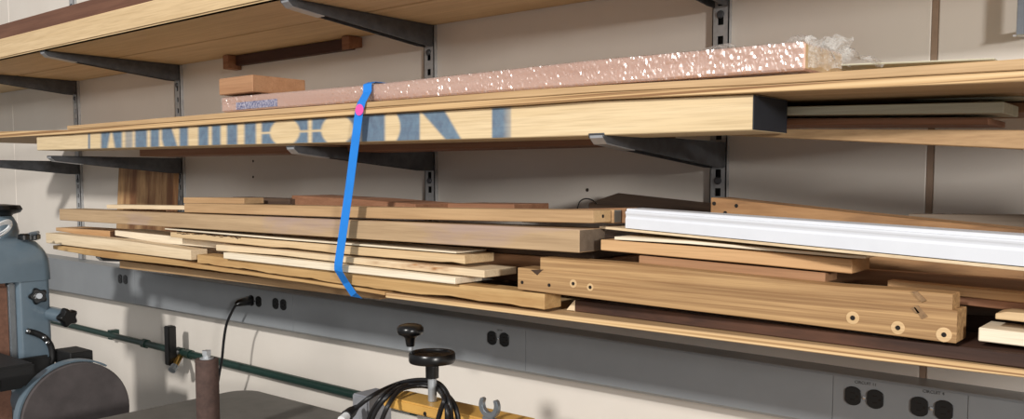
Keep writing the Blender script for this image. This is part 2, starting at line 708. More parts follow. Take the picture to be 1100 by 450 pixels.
# wall rack under the top shelf
xa, xb = at(248, 60, .02).x, at(372, 40, .05).x
root = empty('wall_rack', (xa, 0, 1.86), 'small dark chocolate wooden rail with end blocks on the wall under the top shelf', 'rail')
bm = bmesh.new()
box(bm, (xa + .03, -.022, 1.868), (xb - .02, -.0008, 1.899))
soften(bm, .001)
build('rail', bm, 'walnut', root)
bm = bmesh.new()
box(bm, (xa, -.05, 1.856), (xa + .03, -.0008, 1.899))
soften(bm, .001)
build('end_block', bm, 'redbrown', root)
bm = bmesh.new()
extrude_poly(bm, [(xb - .02, -.0008, 1.899), (xb - .02, -.05, 1.899), (xb - .02, -.05, 1.862), (xb - .02, -.0008, 1.872)], (.03, 0, 0))
soften(bm, .001)
build('end_block', bm, 'redbrown', root)

# ------------------------------------------------------------------ middle tier
J = [(40, 146.6, 161.5), (240, 133.7, 155.9), (410, 122.6, 152), (570, 113.3, 147.6), (640, 108.4, 145.4), (808, 101.2, 139.8)]


def stroke_mask(x, v):
    """how much blue spray lies at photo column x, height v (0 top .. 1 bottom) of the beam"""
    def bar(a, b, s=3.0):
        return max(0, min(1, (x - a) / s + .5)) * max(0, min(1, (b - x) / s + .5))
    g = 1 if abs(v - .5) > .07 else abs(v - .5) / .07 * .7     # stencil bridge half way up
    bow = 1 - (2 * v - 1) ** 2
    r = 0
    r = max(r, .85 * bar(94.5, 97, 1))
    r = max(r, bar(108.5, 118.5 - 3 * v), bar(120.5 + 3 * v, 131))
    r = max(r, .65 * bar(134.5, 142.5), bar(145, 158), bar(161.5, 171))
    r = max(r, bar(173.8 + 5 * max(0, v - .6), 187.5 - 3 * (1 - v) + 3 * v))
    r = max(r, bar(192.7, 202), bar(213, 224), bar(227.5, 237), bar(243.7, 255), bar(262.5, 275))
    r = max(r, g * bar(281, 296 - 6 * bow))
    r = max(r, g * bar(316 + 6 * bow, 331), g * bar(335, 351 - 6 * bow))
    r = max(r, g * bar(372 + 8 * bow, 386), bar(388, 413.5))
    r = max(r, bar(428 + 4 * bow - 2, 451, 2.5))
    r = max(r, bar(453 + 25 * v, 478 + 17 * v, 3))
    r = max(r, bar(528.5, 549, 2) * (1 - .5 * max(0, (x - 540) / 9)))
    return r * .86


def joist():
    D0, W0 = .45, .122
    st = stations(J, D0)
    bm = bmesh.new()
    lay = bm.verts.layers.float.new('paint')
    nx, nz = 900, 12
    def sample(t):
        X = st[0][0] + (st[-1][0] - st[0][0]) * t
        for a, b in zip(st, st[1:]):
            if X <= b[0] + 1e-9:
                k = (X - a[0]) / (b[0] - a[0])
                return X, a[2] + (b[2] - a[2]) * k, a[3] + (b[3] - a[3]) * k
        return st[-1][0], st[-1][2], st[-1][3]
    grid = []
    b = .0016
    for i in range(nx + 1):
        X, zt, zb = sample(i / nx)
        colv = []
        for k in range(nz + 1):
            v = k / nz
            P = Vector((X, -D0, zt - b + (zb + b - zt + b) * v))
            q = bm.verts.new(P)
            q[lay] = stroke_mask(px(P)[0], v) if i / nx < .9 else 0
            colv.append(q)
        # round over to the bottom and back
        for y, z in ((-D0 + b, zb), (-D0 + W0 - b, zb), (-D0 + W0, zb + b), (-D0 + W0, zt - b), (-D0 + W0 - b, zt), (-D0 + b, zt)):
            colv.append(bm.verts.new((X, y, z)))
        grid.append(colv)
    n = len(grid[0])
    for a, c in zip(grid, grid[1:]):
        for k in range(n):
            j = (k + 1) % n
            bm.faces.new((a[k], a[j], c[j], c[k]))
    bm.faces.new(grid[0][::-1])
    bm.faces.new(grid[-1])
    root = build('painted_timber', bm, 'joist', None, 'thick pale timber beam with blurred blue stencil lettering and a black painted end', 'beam')
    bm = bmesh.new()
    X, zt, zb = sample(1)
    box(bm, (X + .0003, -D0 + .0008, zb + .0008), (X + .0018, -D0 + W0 - .0008, zt - .0008))
    build('painted_end', bm, 'blackend', root, 'end face painted blue black')


joist()

# lumber beside and behind the beam, lying on the brackets
a, b = stations([(843, 136, 148.5), (1160, 136.5, 163)], (.322, .36))
k = (-.853 - a[0]) / (b[0] - a[0])
lft = tuple(p + (q - p) * k for p, q in zip(a, b))
build('wooden_board', board_bm([(v[0], v[1], v[2] - .004, v[3] + dz_) for v, dz_ in ((lft, .001), (b, -.001))], (.012, .048)), 'tan', None, 'tan board behind the black beam end, running out at right under the pale strip', 'board')
board('wooden_board', [(150, 150, 168), (300, 147, 165), (690, 136.2, 154.4)], .30, .12, 'redbrown', 'reddish board lying behind the left half of the painted beam on the brackets', dz=0)
board('trim_strip', [(700, 119, 128), (843, 117.0, 126.5), (1078, 112, 125)], .31, .10, 'greygreen', 'pale grey green trim strip ending short of the right edge, beside the black beam end', 'strip', dz=.004)
board('trim_strip', [(930, 107.5, 110), (1012, 106.7, 110), (1170, 105, 108.6)], .25, .06, 'greygreen', 'thin pale strip behind the grey green trim, running out of the right edge', 'strip', dz=.004)
board('wooden_board', [(700, 132, 139), (843, 127.5, 134.5), (1062, 126.3, 134)], .288, .11, 'redbrown', 'short reddish board under the grey green trim strip', dz=0)
board('wooden_board', [(800, 106, 119), (1180, 96, 107)], .2, .15, 'brown', 'dim brown board at the back, just under the plywood sheets at right', dz=-.015)

# plywood sheets on top of the beam
SH = [(72, 135, 139.3, 144.1), (240, 121, 127.3, 132.7), (410, 108.2, 114.6, 121.6), (570, 96, 104.2, 112.3), (640, 91.5, 99.3, 107.2), (808, 82.3, 91.5, 100), (1180, 57, 70.8, 84.5)]
board('plywood_sheet', [(-60, 142.5, 151.6)] + [(x, c, b) for x, a, c, b in SH], .462, .40, 'ply', 'lower plywood sheet on the painted beam, its left tip running out of the picture', 'plywood sheet', edge='plyedge')
board('plywood_sheet', [(x, a, c) for x, a, c, b in SH], .462, .40, 'ply', 'upper pale plywood sheet on the painted beam under the film wrapped board', 'plywood sheet')
board('veneer_sheet', [(880, 69.5, 72), (1068, 61.8, 64.5)], .22, .19, 'greygreen', 'thin grey panel lying behind the film wrapped board at right', 'panel')

# film wrapped board
WD, WW = .44, .15
wr, st = board('wrapped_board', [(238, 104.5, 120.6), (390, 91.5, 109.3), (640, 64, 91), (864, 44, 75.5)], WD, WW, 'wrap', 'long pinkish board wrapped in shiny crinkled clear film', 'wrapped board', end='pine', bev=.003)
WST = st
X, dd, zt, zb = st[-1]


def crumple(bm, org, ux, uy, nx, ny, f):
    g = [[bm.verts.new(org + ux * (i / nx) + uy * (j / ny) + f(i / nx, j / ny)) for j in range(ny + 1)] for i in range(nx + 1)]
    for i in range(nx):
        for j in range(ny):
            bm.faces.new((g[i][j], g[i + 1][j], g[i + 1][j + 1], g[i][j + 1]))


def film_front():
    # a crinkled skin over the front and top edge, in small flat facets
    bm = bmesh.new()
    nx, rows = 560, []
    prof = [(-.0015, .001)] + [(-.0022, k / 9) for k in range(1, 9)] + [(-.0022, .985), (.002, 1.022), (.012, 1.03), (.024, 1.03)]
    xa_, xb_ = WST[0][0] + .002, WST[-1][0] - .001
    for i in range(nx + 1):
        X_ = xa_ + (xb_ - xa_) * i / nx
        for p, q in zip(WST, WST[1:]):
            if X_ <= q[0] + 1e-6:
                k = (X_ - p[0]) / (q[0] - p[0])
                z1, z0 = p[2] + (q[2] - p[2]) * k, p[3] + (q[3] - p[3]) * k
                break
        fold = .7 + .6 * noise.noise(Vector((X_ * 4, 0, 5)))
        row = []
        for a_, b_ in prof:
            e = Vector((noise.noise(Vector((X_ * 190, b_ * 9, 1))), noise.noise(Vector((X_ * 120 + b_ * 5, b_ * 7, 2))), noise.noise(Vector((X_ * 190, b_ * 9, 3)))))
            amp = .0023 * fold
            row.append(bm.verts.new((X_ + e.x * amp * .6, -WD + a_ - abs(e.y) * amp * 1.6, z0 + (z1 - z0) * b_ + e.z * amp * .5)))
        rows.append(row)
    for p, q in zip(rows, rows[1:]):
        for j in range(len(prof) - 1):
            if random.random() < .5:
                bm.faces.new((p[j], q[j], q[j + 1])); bm.faces.new((p[j], q[j + 1], p[j + 1]))
            else:
                bm.faces.new((p[j], q[j], p[j + 1])); bm.faces.new((q[j], q[j + 1], p[j + 1]))
    build('film_skin', bm, 'film_front', wr, 'crinkled clear film over the front')


film_front()
bm = bmesh.new()
nz3 = lambda s, u, v: Vector((noise.noise((u * 5 + s, v * 4, 1)), noise.noise((u * 5, v * 4 + s, 2)), noise.noise((u * 5, v * 4, 3 + s)))) * .012
crumple(bm, Vector((X - .004, -dd + .01, zb + .004)), Vector((.055, .03, -.001)), Vector((0, 0, zt - zb + .004)), 14, 10, lambda u, v: nz3(2, u, v) * min(1, u * 3))
crumple(bm, Vector((X - .004, -dd + .045, zt + .001)), Vector((.07, .02, -.028)), Vector((0, .075, 0)), 14, 10, lambda u, v: nz3(5, u, v) * min(1, u * 3) + Vector((0, 0, .004)))
crumple(bm, Vector((X - .17, -dd + .01, zt + .001)), Vector((.17, 0, -.0005)), Vector((0, .06, .0)), 22, 8, lambda u, v: Vector((0, 0, .012 * math.sin(math.pi * v) * max(0, math.sin(u * 9)) + abs(noise.noise((u * 8, v * 5, 9))) * .008)))
build('plastic_film', bm, 'film', wr, 'loose ruffled end of the clear film', smooth=0)
bm = bmesh.new()
P, Q = at(254, 118, WD), at(298, 106, WD)
box(bm, (P.x, -WD - .0009, P.z), (Q.x, -WD - .0002, Q.z))
build('printed_patch', bm, 'label', wr, 'bluish printed patch')

# short block on the wrapped board
A, B = at(235, 84.2, .45), at(271, 80, .45)
zb_ = at(271, 100.0, .45).z + .0035
root = empty('wood_block', ((A.x + B.x) / 2, -.375, zb_), 'short chunky brown wood block on the left end of the film wrapped board', 'wood block')
bm = bmesh.new()
box(bm, (A.x, -.45, zb_), (B.x, -.299, B.z))
soften(bm, .0015)
build('block_body', bm, 'block', root)

# upright plank leaning on the wall behind the stack
A, B = at(129, 172, .03), at(190, 220, .03)
bm = bmesh.new()
extrude_poly(bm, [(A.x, -.055, 1.3005), (A.x, -.035, 1.3005), (A.x, -.0145, 1.574), (A.x, -.0345, 1.574)], (B.x - A.x, 0, 0))
soften(bm, .001)
build('upright_plank', bm, 'upright', None, 'wide striped plank standing upright against the wall behind the left of the lumber', 'plank')

# ------------------------------------------------------------------ bottom tier
board('plywood_shelf', [(414, 314.5, 320), (545, 331, 336.5), (940, 377.7, 387.6), (1180, 407, 415.5)], .45, .41, 'ply', 'plywood shelf along the lower right, carrying the heavy oak beam', 'shelf', edge='plyedge')
board('wooden_board', [(128.5, 279.5, 288), (178, 286, 293.5), (326, 303, 312), (408, 313, 322)], .39, .2, 'tan', 'dim tan board at the very bottom of the stack, under the long thin board')
board('wooden_board', [(57, 263.2, 267.5), (100, 268.2, 275.8), (180, 277.9, 284.7), (212, 283.6, 288.7), (240, 287.6, 292.5), (310, 298, 301.8), (413, 313, 317.5)], .45, .3, 'live', 'long thin tan board along the bottom front edge of the left stack', step=.05, jag=.002)
db, stb = board('wooden_board', [(617.5, 324, 336.5), (1170, 391.5, 407.5)], (.405, .449), .13, 'stain', 'very dark stained board on the plywood shelf under the oak beam', dz=.0032)
bm = bmesh.new()
X, dd, zt, zb = stb[0]
extrude_poly(bm, [(X - .0002, -dd, zb), (X - .0002, -dd, zt), (X - .0002, -dd + .13, zt), (X - .0002, -dd + .13, zb)], (-.0004, 0, 0))
extrude_poly(bm, [(X - .0006, -dd - .0004, zt), (X - .018, -dd - .0004, zb + .001), (X - .0006, -dd - .0004, zb + .001)], (0, .13, 0))
build('bevelled_end', bm, 'pale', db, 'pale bevelled end')
# live edge plank under the front strip
board('wooden_board', [(212, 273, 282.5), (310, 285.5, 297), (414, 297, 312), (584.7, 315.4, 333)], .449, .05, 'live', 'ragged tan plank beneath the palest front strip, its right end under the oak beam', step=.025, jag=.004)
board('wooden_board', [(49.5, 250, 261), (127, 257.6, 270.5), (205, 268.5, 279.6)], .45, .048, 'pale', 'pale board with a square right end, leftmost in the stack', bev=.001)
board('wooden_board', [(60, 244.2, 248), (118, 247.8, 257.2)], .40, .09, 'tan_warm', 'short tan offcut with a ragged dark right end behind the pale board at left', end='bark')
board('wooden_board', [(123.5, 247, 253.2), (170, 252, 261.3), (262, 263, 269)], .40, .09, 'white_pine', 'whitish board behind the short ragged offcut and the dark marked board at left')
board('pale_strip', [(240, 270.9, 277.8), (360, 283.4, 291.5), (488.7, 297.8, 305.6)], .462, .078, 'white_pine', 'palest straight strip at the front of the stack, resting on the ragged tan plank', 'strip')
lb, st6 = board('wooden_board', [(232, 262.5, 269.5), (300, 268.6, 274.2), (400, 278.5, 286), (520, 290.2, 298.8)], .45, .095, 'knotty', 'pale board with brown knot stains, right above the palest front strip',
                step=.004, section=[(0, 0)] + [(0, k / 8) for k in range(1, 8)] + [(0, 1), (1, 1), (1, 0)])
at_ = lb.data.attributes.new('paint', 'FLOAT', 'POINT')
for i, v in enumerate(lb.data.vertices):
    X, Y = px(v.co + lb.location)
    m = 0
    for cx, cy, rx, ry, k in ((452, 285.6, 30, 3.2, .55), (470, 288.3, 14, 2.6, .8), (444, 284.6, 9, 2.2, .7), (405, 282, 12, 1.8, .35), (480, 289.6, 8, 2, .5)):
        q = ((X - cx) / rx) ** 2 + ((Y - cy) / ry) ** 2
        m = max(m, k * math.exp(-q) * (1 + .9 * noise.noise(Vector((X * .16, Y * .6, 2)))))
    at_.data[i].value = max(0, min(1, m))
lb4, st4 = board('wooden_board', [(183, 249.2, 254.8), (300, 258.4, 266.6), (400, 266.3, 276), (499, 273.9, 284)], .44, .086, 'pine', 'pine board with dark worm marks on its left end, above the knot stained board', step=.03, jag=.002)
board('wooden_lath', [(177, 244.8, 246.6), (300, 255.0, 257.2), (490, 270.2, 272.4)], .438, .088, 'white_pine', 'thin whitish slat just beneath the purple stained board', 'strip', bev=.0004)


def worm(parent, x0, x1, y0, y1, d):
    n = 12
    top, bot = [], []
    for k in range(n + 1):
        t = k / n
        yy = y0 + (y1 - y0) * t + random.uniform(-.45, .45)
        h = .15 + .45 * random.random() * math.sin(math.pi * t)
        for lst, sg in ((top, -1), (bot, 1)):
            p = at(x0 + (x1 - x0) * t, yy + sg * h, d)
            lst.append(Vector((p.x, -d - .0009, p.z)))
    bm = bmesh.new()
    loft(bm, [[a_, b_, b_ + Vector((0, .003, 0)), a_ + Vector((0, .003, 0))] for a_, b_ in zip(top, bot)])
    build('worm_mark', bm, 'knot', parent)


for a in ((190, 204, 250.6, 251.6), (206, 218, 251.8, 251.2), (221, 236, 252.2, 253.6), (236, 246, 254.6, 253.0), (247, 259, 254.4, 255.8), (252, 256, 253.6, 256.8)):
    worm(lb4, *a, .44)
for k, (xa, xb, z0, z1) in enumerate(((-1.88, -.93, 1.3035, 1.329), (-1.86, -.90, 1.3305, 1.356), (-1.84, -.91, 1.3575, 1.3835))):
    bm = bmesh.new()
    box(bm, (xa, -.337, z0), (xb, -.062, z1))
    soften(bm, .0015)
    build('wooden_board', bm, 'darkbrown' if k != 1 else 'brown', None, ('wide dark board deep in the stack, lowest of three behind the blue taped boards',
          'wide brown board deep in the stack, middle of three behind the blue taped boards', 'wide dark board deep in the stack, topmost of three behind the purple board')[k], 'board')

# purple stained board and the tan boards above it
board('wooden_board', [(64, 224.2, 236.6), (340, 235, 254), (622, 246.2, 271.9)], .45, .079, 'purple', 'long thick board with a faint purple stain lying across the middle of the stack', end='grey_wood', bev=.0015)
b2, st2 = board('wooden_board', [(198, 218.2, 228.2), (420, 222.7, 235.3), (637, 225.6, 240)], .43, .055, 'tan', 'straight tan board with a drilled pale end, lying on the purple stained board', end='ring')
X, dd, zt, zb = st2[-1]
bm = bmesh.new()
P = Vector((X, -.40, (zt + zb) / 2))
lathe(bm, [(.0032, -.004), (.0032, .0004), (.002, .0006)], P, (1, 0, 0), 14)
build('dowel_hole', bm, 'hole', b2)
board('wooden_board', [(560, 224.5, 239), (659.5, 224.9, 240)], .3735, .024, 'tan', 'narrow board with a grey blue painted end behind the drilled tan board', end='greyend')
board('wooden_board', [(600, 224.5, 238), (672, 223, 240)], .3470, .04, 'brown', 'brown board end behind the grey blue painted end, left of the white moulding')
board('wooden_lath', [(114.5, 219.6, 224.2), (200, 221, 225.6)], .425, .05, 'pale', 'thin pale slat at the top left of the stack behind the purple stained board', 'strip')
board('wooden_board', [(132, 224.8, 228.5), (166, 225.8, 230)], .40, .035, 'brown', 'small brown offcut between the thin pale slat and the purple stained board')
board('wood_block', [(197, 211.8, 218.4), (262, 212.6, 219.3)], .3742, .06, 'tan', 'tan offcut on the back of the stack, left of a darker offcut', 'wood block')
board('wood_block', [(250, 211.4, 219), (311, 213.5, 220)], .30, .06, 'darkbrown', 'dark brown offcut lying behind the tan offcut', 'wood block')
board('wooden_board', [(313.5, 209.6, 222), (380, 213.5, 225), (446, 219, 229)], (.28, .36), .13, 'redbrown', 'reddish brown board on the back of the stack, behind the blue tape')
board('wooden_board', [(478, 218.2, 227.8), (552, 219.2, 229)], .26, .12, 'redbrown', 'reddish board at the back right of the blue tape, ending beside the drilled board')
bm = bmesh.new()


def slab(name, corners, th, mat, label, cat='board'):
    """flat piece from its four top corners"""
    bm = bmesh.new()
    extrude_poly(bm, corners, (0, 0, -th))
    soften(bm, .0015)
    return build(name, bm, mat, None, label, cat)


Xd = at(664, 207, .05)
slab('wooden_board', [at(632, 218, .162), at(664, 207, .05), at(775, 219.0, .05), at(775, 236, .162)], .03, 'darkbrown', 'dark brown board lying tilted at the back, left of the old oak board')
# curl of wire on the drilled board
bm = bmesh.new()
tube(bm, smooth_path([at(620, 224.0, .33), at(623, 216.5, .33), at(629, 213.4, .33), at(636, 214.8, .33), at(641, 219, .31)]), .0013, 8)
build('wire_curl', bm, 'black', None, 'short black wire curl standing behind the drilled tan board', 'wire', smooth=0)

# right hand pile
oak, sto = board('wooden_board', [(763, 211.8, 236), (920, 228.8, 251), (1180, 255, 285)], (.27, .30), .07, 'oak_dark', 'old oak board with nail holes behind the white moulding at right', zbot=1.353)
for x, y in ((767, 218.5), (791, 221), (779, 228.7), (815.5, 228.5)):
    front_ring('nail_hole', oak, x, y, .27 + (x - 763) / 417 * .02 + .0015, .0032, 'hole')
board('wooden_board', [(975, 229.5, 240), (1180, 231.5, 250)], .12, .045, 'grey_wood', 'weathered grey board against the wall behind the old oak board', zbot=1.2725)
OG = [(0, 0), (0, .50), (.018, .54), (.03, .60), (.018, .68), (.0, .74), (-.008, .80), (.0, .85), (.06, .88), (.06, .94), (.09, 1), (1, 1), (1, 0)]
mo, stm = board('crown_moulding', [(671.6, 223.6, 245.2), (1180, 258.6, 294.5)], (.40, .53), .055, 'white', 'glossy white wooden moulding running out at right', 'moulding', section=OG, bev=.0004)
a, b = stm[0], stm[-1]
vst = []
for X in (at(641, 242, .395).x, a[0], b[0]):
    k = (X - a[0]) / (b[0] - a[0])
    z = a[3] + (b[3] - a[3]) * k
    vst.append((X, a[1] + (b[1] - a[1]) * k - .0012, z - .0012, z - .0052))
build('veneer_sheet', board_bm(vst, .11, bev=.0003), 'pale', None, 'thin pale panel directly under the white moulding', 'veneer sheet')
board('veneer_sheet', [(660, 253.8, 257.6), (740, 258.4, 262.2), (915, 273.8, 277.4), (930, 274.6, 278)], (.42, .435), .10, 'white_pine', 'thin whitish panel on the tan pine board right of the purple stained board', 'veneer sheet', bev=.0004)
board('wooden_board', [(645, 257.0, 269), (810, 269.0, 284), (915, 278.3, 294.5)], .42, .076, 'tan_warm', 'warm tan pine board under the whitish panel, ending left of the reddish boards', end='tan_warm')
board('wooden_board', [(686, 274, 285), (886, 292.8, 304)], .415, .05, 'brown', 'brown board under the warm tan pine board, lying on the oak beam')

# oak beam: front rail with a set-back tongue
BS = [(556, 287.4, 310.8), (700, 302.2, 328.6), (860, 317.2, 347.8), (1027, 333.6, 369)]
DB = .452
st = stations(BS, DB)
bm = board_bm(st, .05, bev=.0008)
TS = stations([(580, 276.5, 300), (671, 283.4, 310), (900, 307.3, 330), (981, 312.4, 345), (1022, 316, 352)], .4505)
b2_ = board_bm(TS, .04, bev=.001)
me = bpy.data.meshes.new('t')
b2_.to_mesh(me)
bm.from_mesh(me)
b2_.free()
beam = build('oak_timber', bm, 'oak', None, 'heavy ridged oak beam with plugged bolt holes on the lower right shelf', 'beam')
for x, y, r in ((590, 306.2, 0), (615.8, 304.6, 4.6), (634, 308.5, 4.2), (561, 303.2, 0), (916, 341.4, 7), (964.5, 352, 7.2), (1014, 359.5, 8)):
    s = ppm(x, DB)
    if r:
        front_ring('plug_ring', beam, x, y, DB, r * s, 'ring')
    front_ring('bolt_hole', beam, x, y, DB + (.0006 if r else 0), (2.6 if x > 700 else 1.9) * s, 'hole', lift=.0008)
for pts in ([(570, 289.8), (583, 289.6), (577, 295.6)], [(979, 313), (985, 312.8), (995, 322.5), (990, 324.5)], [(981, 329.5), (986, 328), (997, 340), (990, 343)], [(978, 331), (983, 330), (988, 336), (984, 337)]):
    bm = bmesh.new()
    extrude_poly(bm, [at(x, y, DB + .0006) for x, y in pts], (0, .02, 0))
    build('notch', bm, 'chip' if pts[0][0] > 700 else 'knot', beam)
# pieces behind and right of the beam
board('wooden_board', [(700, 269, 287), (905, 287.5, 304), (1170, 305.5, 322)], .335, .02, 'brown', 'brown board behind the oak beam under the thin pale panel', bev=.001)
board('wooden_board', [(953, 300.8, 310.5), (964, 302, 311.5), (1170, 321, 333)], .385, .024, 'tan_warm', 'tan board with a slanted left end behind the oak beam at right', bev=.001)
board('wooden_board', [(990, 313, 323), (1170, 330, 343)], .375, .1, 'redbrown', 'reddish board behind the right end of the oak beam, above the short pale offcut')
board('wooden_board', [(900, 330, 352), (1170, 345, 369)], .28, .15, 'darkbrown', 'dark board deep behind the right end of the oak beam')
board('wooden_board', [(1069, 336.2, 343), (1080, 334.6, 344), (1170, 340.5, 354.5)], .42, .042, 'pine', 'short thin pale offcut at the right edge, upper of the two', bev=.0008)
board('wood_block', [(1050.5, 352.4, 367.8), (1170, 367, 382.6)], .43, .07, 'white_pine', 'thick whitish block on the dark board at the right edge', 'wood block', dz=.0015)

# ------------------------------------------------------------------ blue tape
def tape():
    root = None
    Xt = at(397, 91, WD).x
    zt_ = max(a[2] + (b[2] - a[2]) * (Xt - a[0]) / (b[0] - a[0]) for a, b in zip(WST, WST[1:]) if a[0] <= Xt <= b[0])
    pts = [Vector((Xt, -.31, zt_ + .0052)), Vector((Xt, -WD + .006, zt_ + .0056)), Vector((Xt, -WD - .0055, zt_ + .0012)), at(394.5, 99, WD + .0075), at(388.5, 110, .466), at(386.0, 118.5, .468), at(375.5, 200, .474), at(363.3, 285, .481), at(363.6, 291, .479), at(371.5, 304, .456), at(380, 316.5, .453), at(384, 319.5, .44)]
    pts = [Vector(p) for p in pts]
    w = .0125
    bm = bmesh.new()
    rings = []
    for i, p in enumerate(pts):
        t = (pts[min(i + 1, len(pts) - 1)] - pts[max(i - 1, 0)]).normalized()
        s = Vector((1, 0, 0))
        s = (s - t * s.dot(t)).normalized()
        nrm = t.cross(s).normalized() * .0004
        rings.append([p - s * w - nrm, p + s * w - nrm, p + s * w + nrm, p - s * w + nrm])
    loft(bm, rings)
    root = build('tape_strap', bm, 'tape', None, 'bright blue tape strap hanging from the wrapped board to the bottom of the stack', 'tape')
    bm = bmesh.new()
    P = at(386.3, 118, .4695)
    lathe(bm, [(.0115, 0), (.0115, .0012), (.011, .0014)], P, (.05, -1, .05), 24)
    build('round_sticker', bm, 'pink', root, 'pink round sticker')


tape()

# ------------------------------------------------------------------ raceway with outlets
RD = .07


def rz(X):
    t = (X + 3.3) / 2.85
    return 1.042 + .006 * t, 1.176 - .027 * t


root = empty('wire_raceway', (-2, 0, 1.05), 'long grey metal wiring raceway with black outlets along the wall under the shelves', 'raceway')
XL, XR = -6.2, .9
prof = lambda X: [Vector((X, -.0008, rz(X)[0] + .004)), Vector((X, -RD + .012, rz(X)[0])), Vector((X, -RD, rz(X)[0] + .008)), Vector((X, -RD, rz(X)[1] - .003)), Vector((X, -RD + .003, rz(X)[1])), Vector((X, -.0008, rz(X)[1]))]
seams = [XL] + [at(x, y, RD).x for x, y in ((145, 300), (315, 330), (565, 365), (895, 420), (1040, 435))] + [XR]
bm = bmesh.new()
loft(bm, [prof(X) for X in (XL, XR)])
bm2 = bm
build('base_channel', bm2, 'raceway', root)
for a, b in zip(seams, seams[1:]):
    bm = bmesh.new()
    P = []
    for X in (a + .0008, b - .0008):
        lo, hi = rz(X)
        P.append([Vector((X, -RD - .0012, lo + .008)), Vector((X, -RD - .0012, hi - .004)), Vector((X, -RD + .0005, hi - .004)), Vector((X, -RD + .0005, lo + .008))])
    loft(bm, P)
    build('cover_plate', bm, 'raceway', root)


def outlet(x1, y1, x2, y2, plug=False):
    A, B = at(x1, y1, RD), at(x2, y2, RD)
    # nominal spacing between the two receptacles
    c = (A + B) / 2
    s = .0195
    first = None
    bm = bmesh.new()
    box(bm, (c.x - .003, -RD - .002, c.z - .003), (c.x + .003, -RD - .0011, c.z + .003))
    o = build('outlet', bm, 'raceway', root)
    for sx in (-1, 1):
        bm = bmesh.new()
        ring = []
        for k in range(28):
            a = 2 * math.pi * k / 28
            x, z = .0172 * math.cos(a), .0172 * math.sin(a)
            x = max(-.0142, min(.0142, x))
            ring.append(Vector((c.x + sx * s + x, -RD - .001, c.z + z)))
        extrude_poly(bm, ring, (0, -.0028, 0))
        soften(bm, .0008)
        build('receptacle', bm, 'black', o, 'black receptacle face')
        bm = bmesh.new()
        for zz, xx in ((.006, -.003), (-.006, -.003)):
            box(bm, (c.x + sx * s - .0045, -RD - .0041, c.z + zz - .001), (c.x + sx * s + .0035, -RD - .0037, c.z + zz + .001))
        lathe(bm, [(.0025, 0), (.0025, .0004)], (c.x + sx * s + .008, -RD - .0037, c.z), (0, -1, 0), 12)
        build('slot', bm, 'hole', o)
    bm = bmesh.new()
    lathe(bm, [(.003, 0), (.003, .0012), (.0015, .0018)], (c.x, -RD - .002, c.z), (0, -1, 0), 12)
    build('screw', bm, 'chrome', o, smooth=40)
    return c


outlet(129.5, 299.3, 135.3, 300.4)
cL = outlet(268.5, 322.5, 280.5, 324)
outlet(296.4, 326, 305.2, 327.2)
outlet(529, 362.6, 542.7, 365)
outlet(917, 424.6, 940.2, 428.8)
outlet(988.3, 436.7, 1014, 440.3)


def text(body, x, y, d, size, parent):
    cu = bpy.data.curves.new('t', 'FONT')
    cu.body = body
    cu.size = size
    cu.extrude = .0002
    cu.align_x = 'CENTER'
    tmp = bpy.data.objects.new('t', cu)
    COL.objects.link(tmp)
    dg = bpy.context.evaluated_depsgraph_get()
    me = bpy.data.meshes.new_from_object(tmp.evaluated_get(dg))
    bpy.data.objects.remove(tmp)
    bm = bmesh.new()
    bm.from_mesh(me)
    bpy.data.meshes.remove(me)
    P = at(x, y, d)
    bm.transform(Matrix.Translation(Vector((P.x, -d - .0014, P.z))) @ Matrix.Rotation(math.pi / 2, 4, 'X'))
    build('circuit_label', bm, 'ink', parent)


text('CIRCUIT 11', 930, 413.0, RD, .0075, root)
text('CIRCUIT 4', 1003, 422.8, RD, .0075, root)
text('CKT 9', 537, 355.5, RD, .006, root)

# plug and its cord
root = empty('power_cord', (cL.x, -RD - .03, cL.z - .1), 'black plug and cord hanging from the left outlets behind the sanding drum', 'power cord')
bm = bmesh.new()
xp = cL.x - .0195
tube(bm, [(xp, -RD - .0045, cL.z), (xp, -RD - .012, cL.z), (xp, -RD - .03, cL.z - .001), (xp, -RD - .05, cL.z - .004), (xp - .001, -RD - .058, cL.z - .007)], [.0125, .0145, .0135, .0105, .006], 16)
build('plug', bm, 'black', root, smooth=50)
bm = bmesh.new()
c0 = Vector((xp - .001, -RD - .055, cL.z - .006))
tube(bm, smooth_path([c0, at(249.5, 334, .125), at(243.5, 348, .125), at(240.5, 365, .125), at(238.5, 385, .125), at(235.5, 402, .12), at(233, 420, .11), at(231, 450, .10), at(231, 480, .09)]), .0042, 10)
build('cable', bm, 'rubber', root, smooth=0)

# ------------------------------------------------------------------ air pipe
PD = .034
A, B = at(-60, 316.5, PD), at(394, 426.8, PD)
root = empty('air_pipe', ((A.x + B.x) / 2, -PD, .89), 'dark green air pipe along the wall below the raceway', 'pipe')
bm = bmesh.new()
Bx = at(560, 468, PD)
sl = lambda X: A.z + (B.z - A.z) * (X - A.x) / (B.x - A.x)
tube(bm, [(A.x - .6, -PD, sl(A.x - .6)), (at(158, 366, PD).x, -PD, sl(at(158, 366, PD).x))], .0115, 14)
tube(bm, [(at(205, 378, PD).x, -PD, sl(at(205, 378, PD).x)), (-1.3, -PD, sl(-1.3))], .0135, 14)
build('pipe_run', bm, 'green_pipe', root, smooth=50)
Xa = at(165, 368, PD).x
Xb = at(205, 378, PD).x
bm = bmesh.new()
tube(bm, [(Xa - .07, -PD, sl(Xa - .07)), (Xb + .02, -PD, sl(Xb + .02))], .0125, 14)
build('valve_body', bm, 'green_pipe', root, smooth=50)
for X in (Xa - .06, at(193, 374, PD).x, Xb - .01):
    bm = bmesh.new()
    tube(bm, [(X - .013, -PD, sl(X)), (X + .013, -PD, sl(X))], .0172, 8)
    build('coupling', bm, 'green_pipe', root)
bm = bmesh.new()
P = at(182.5, 369, .075)
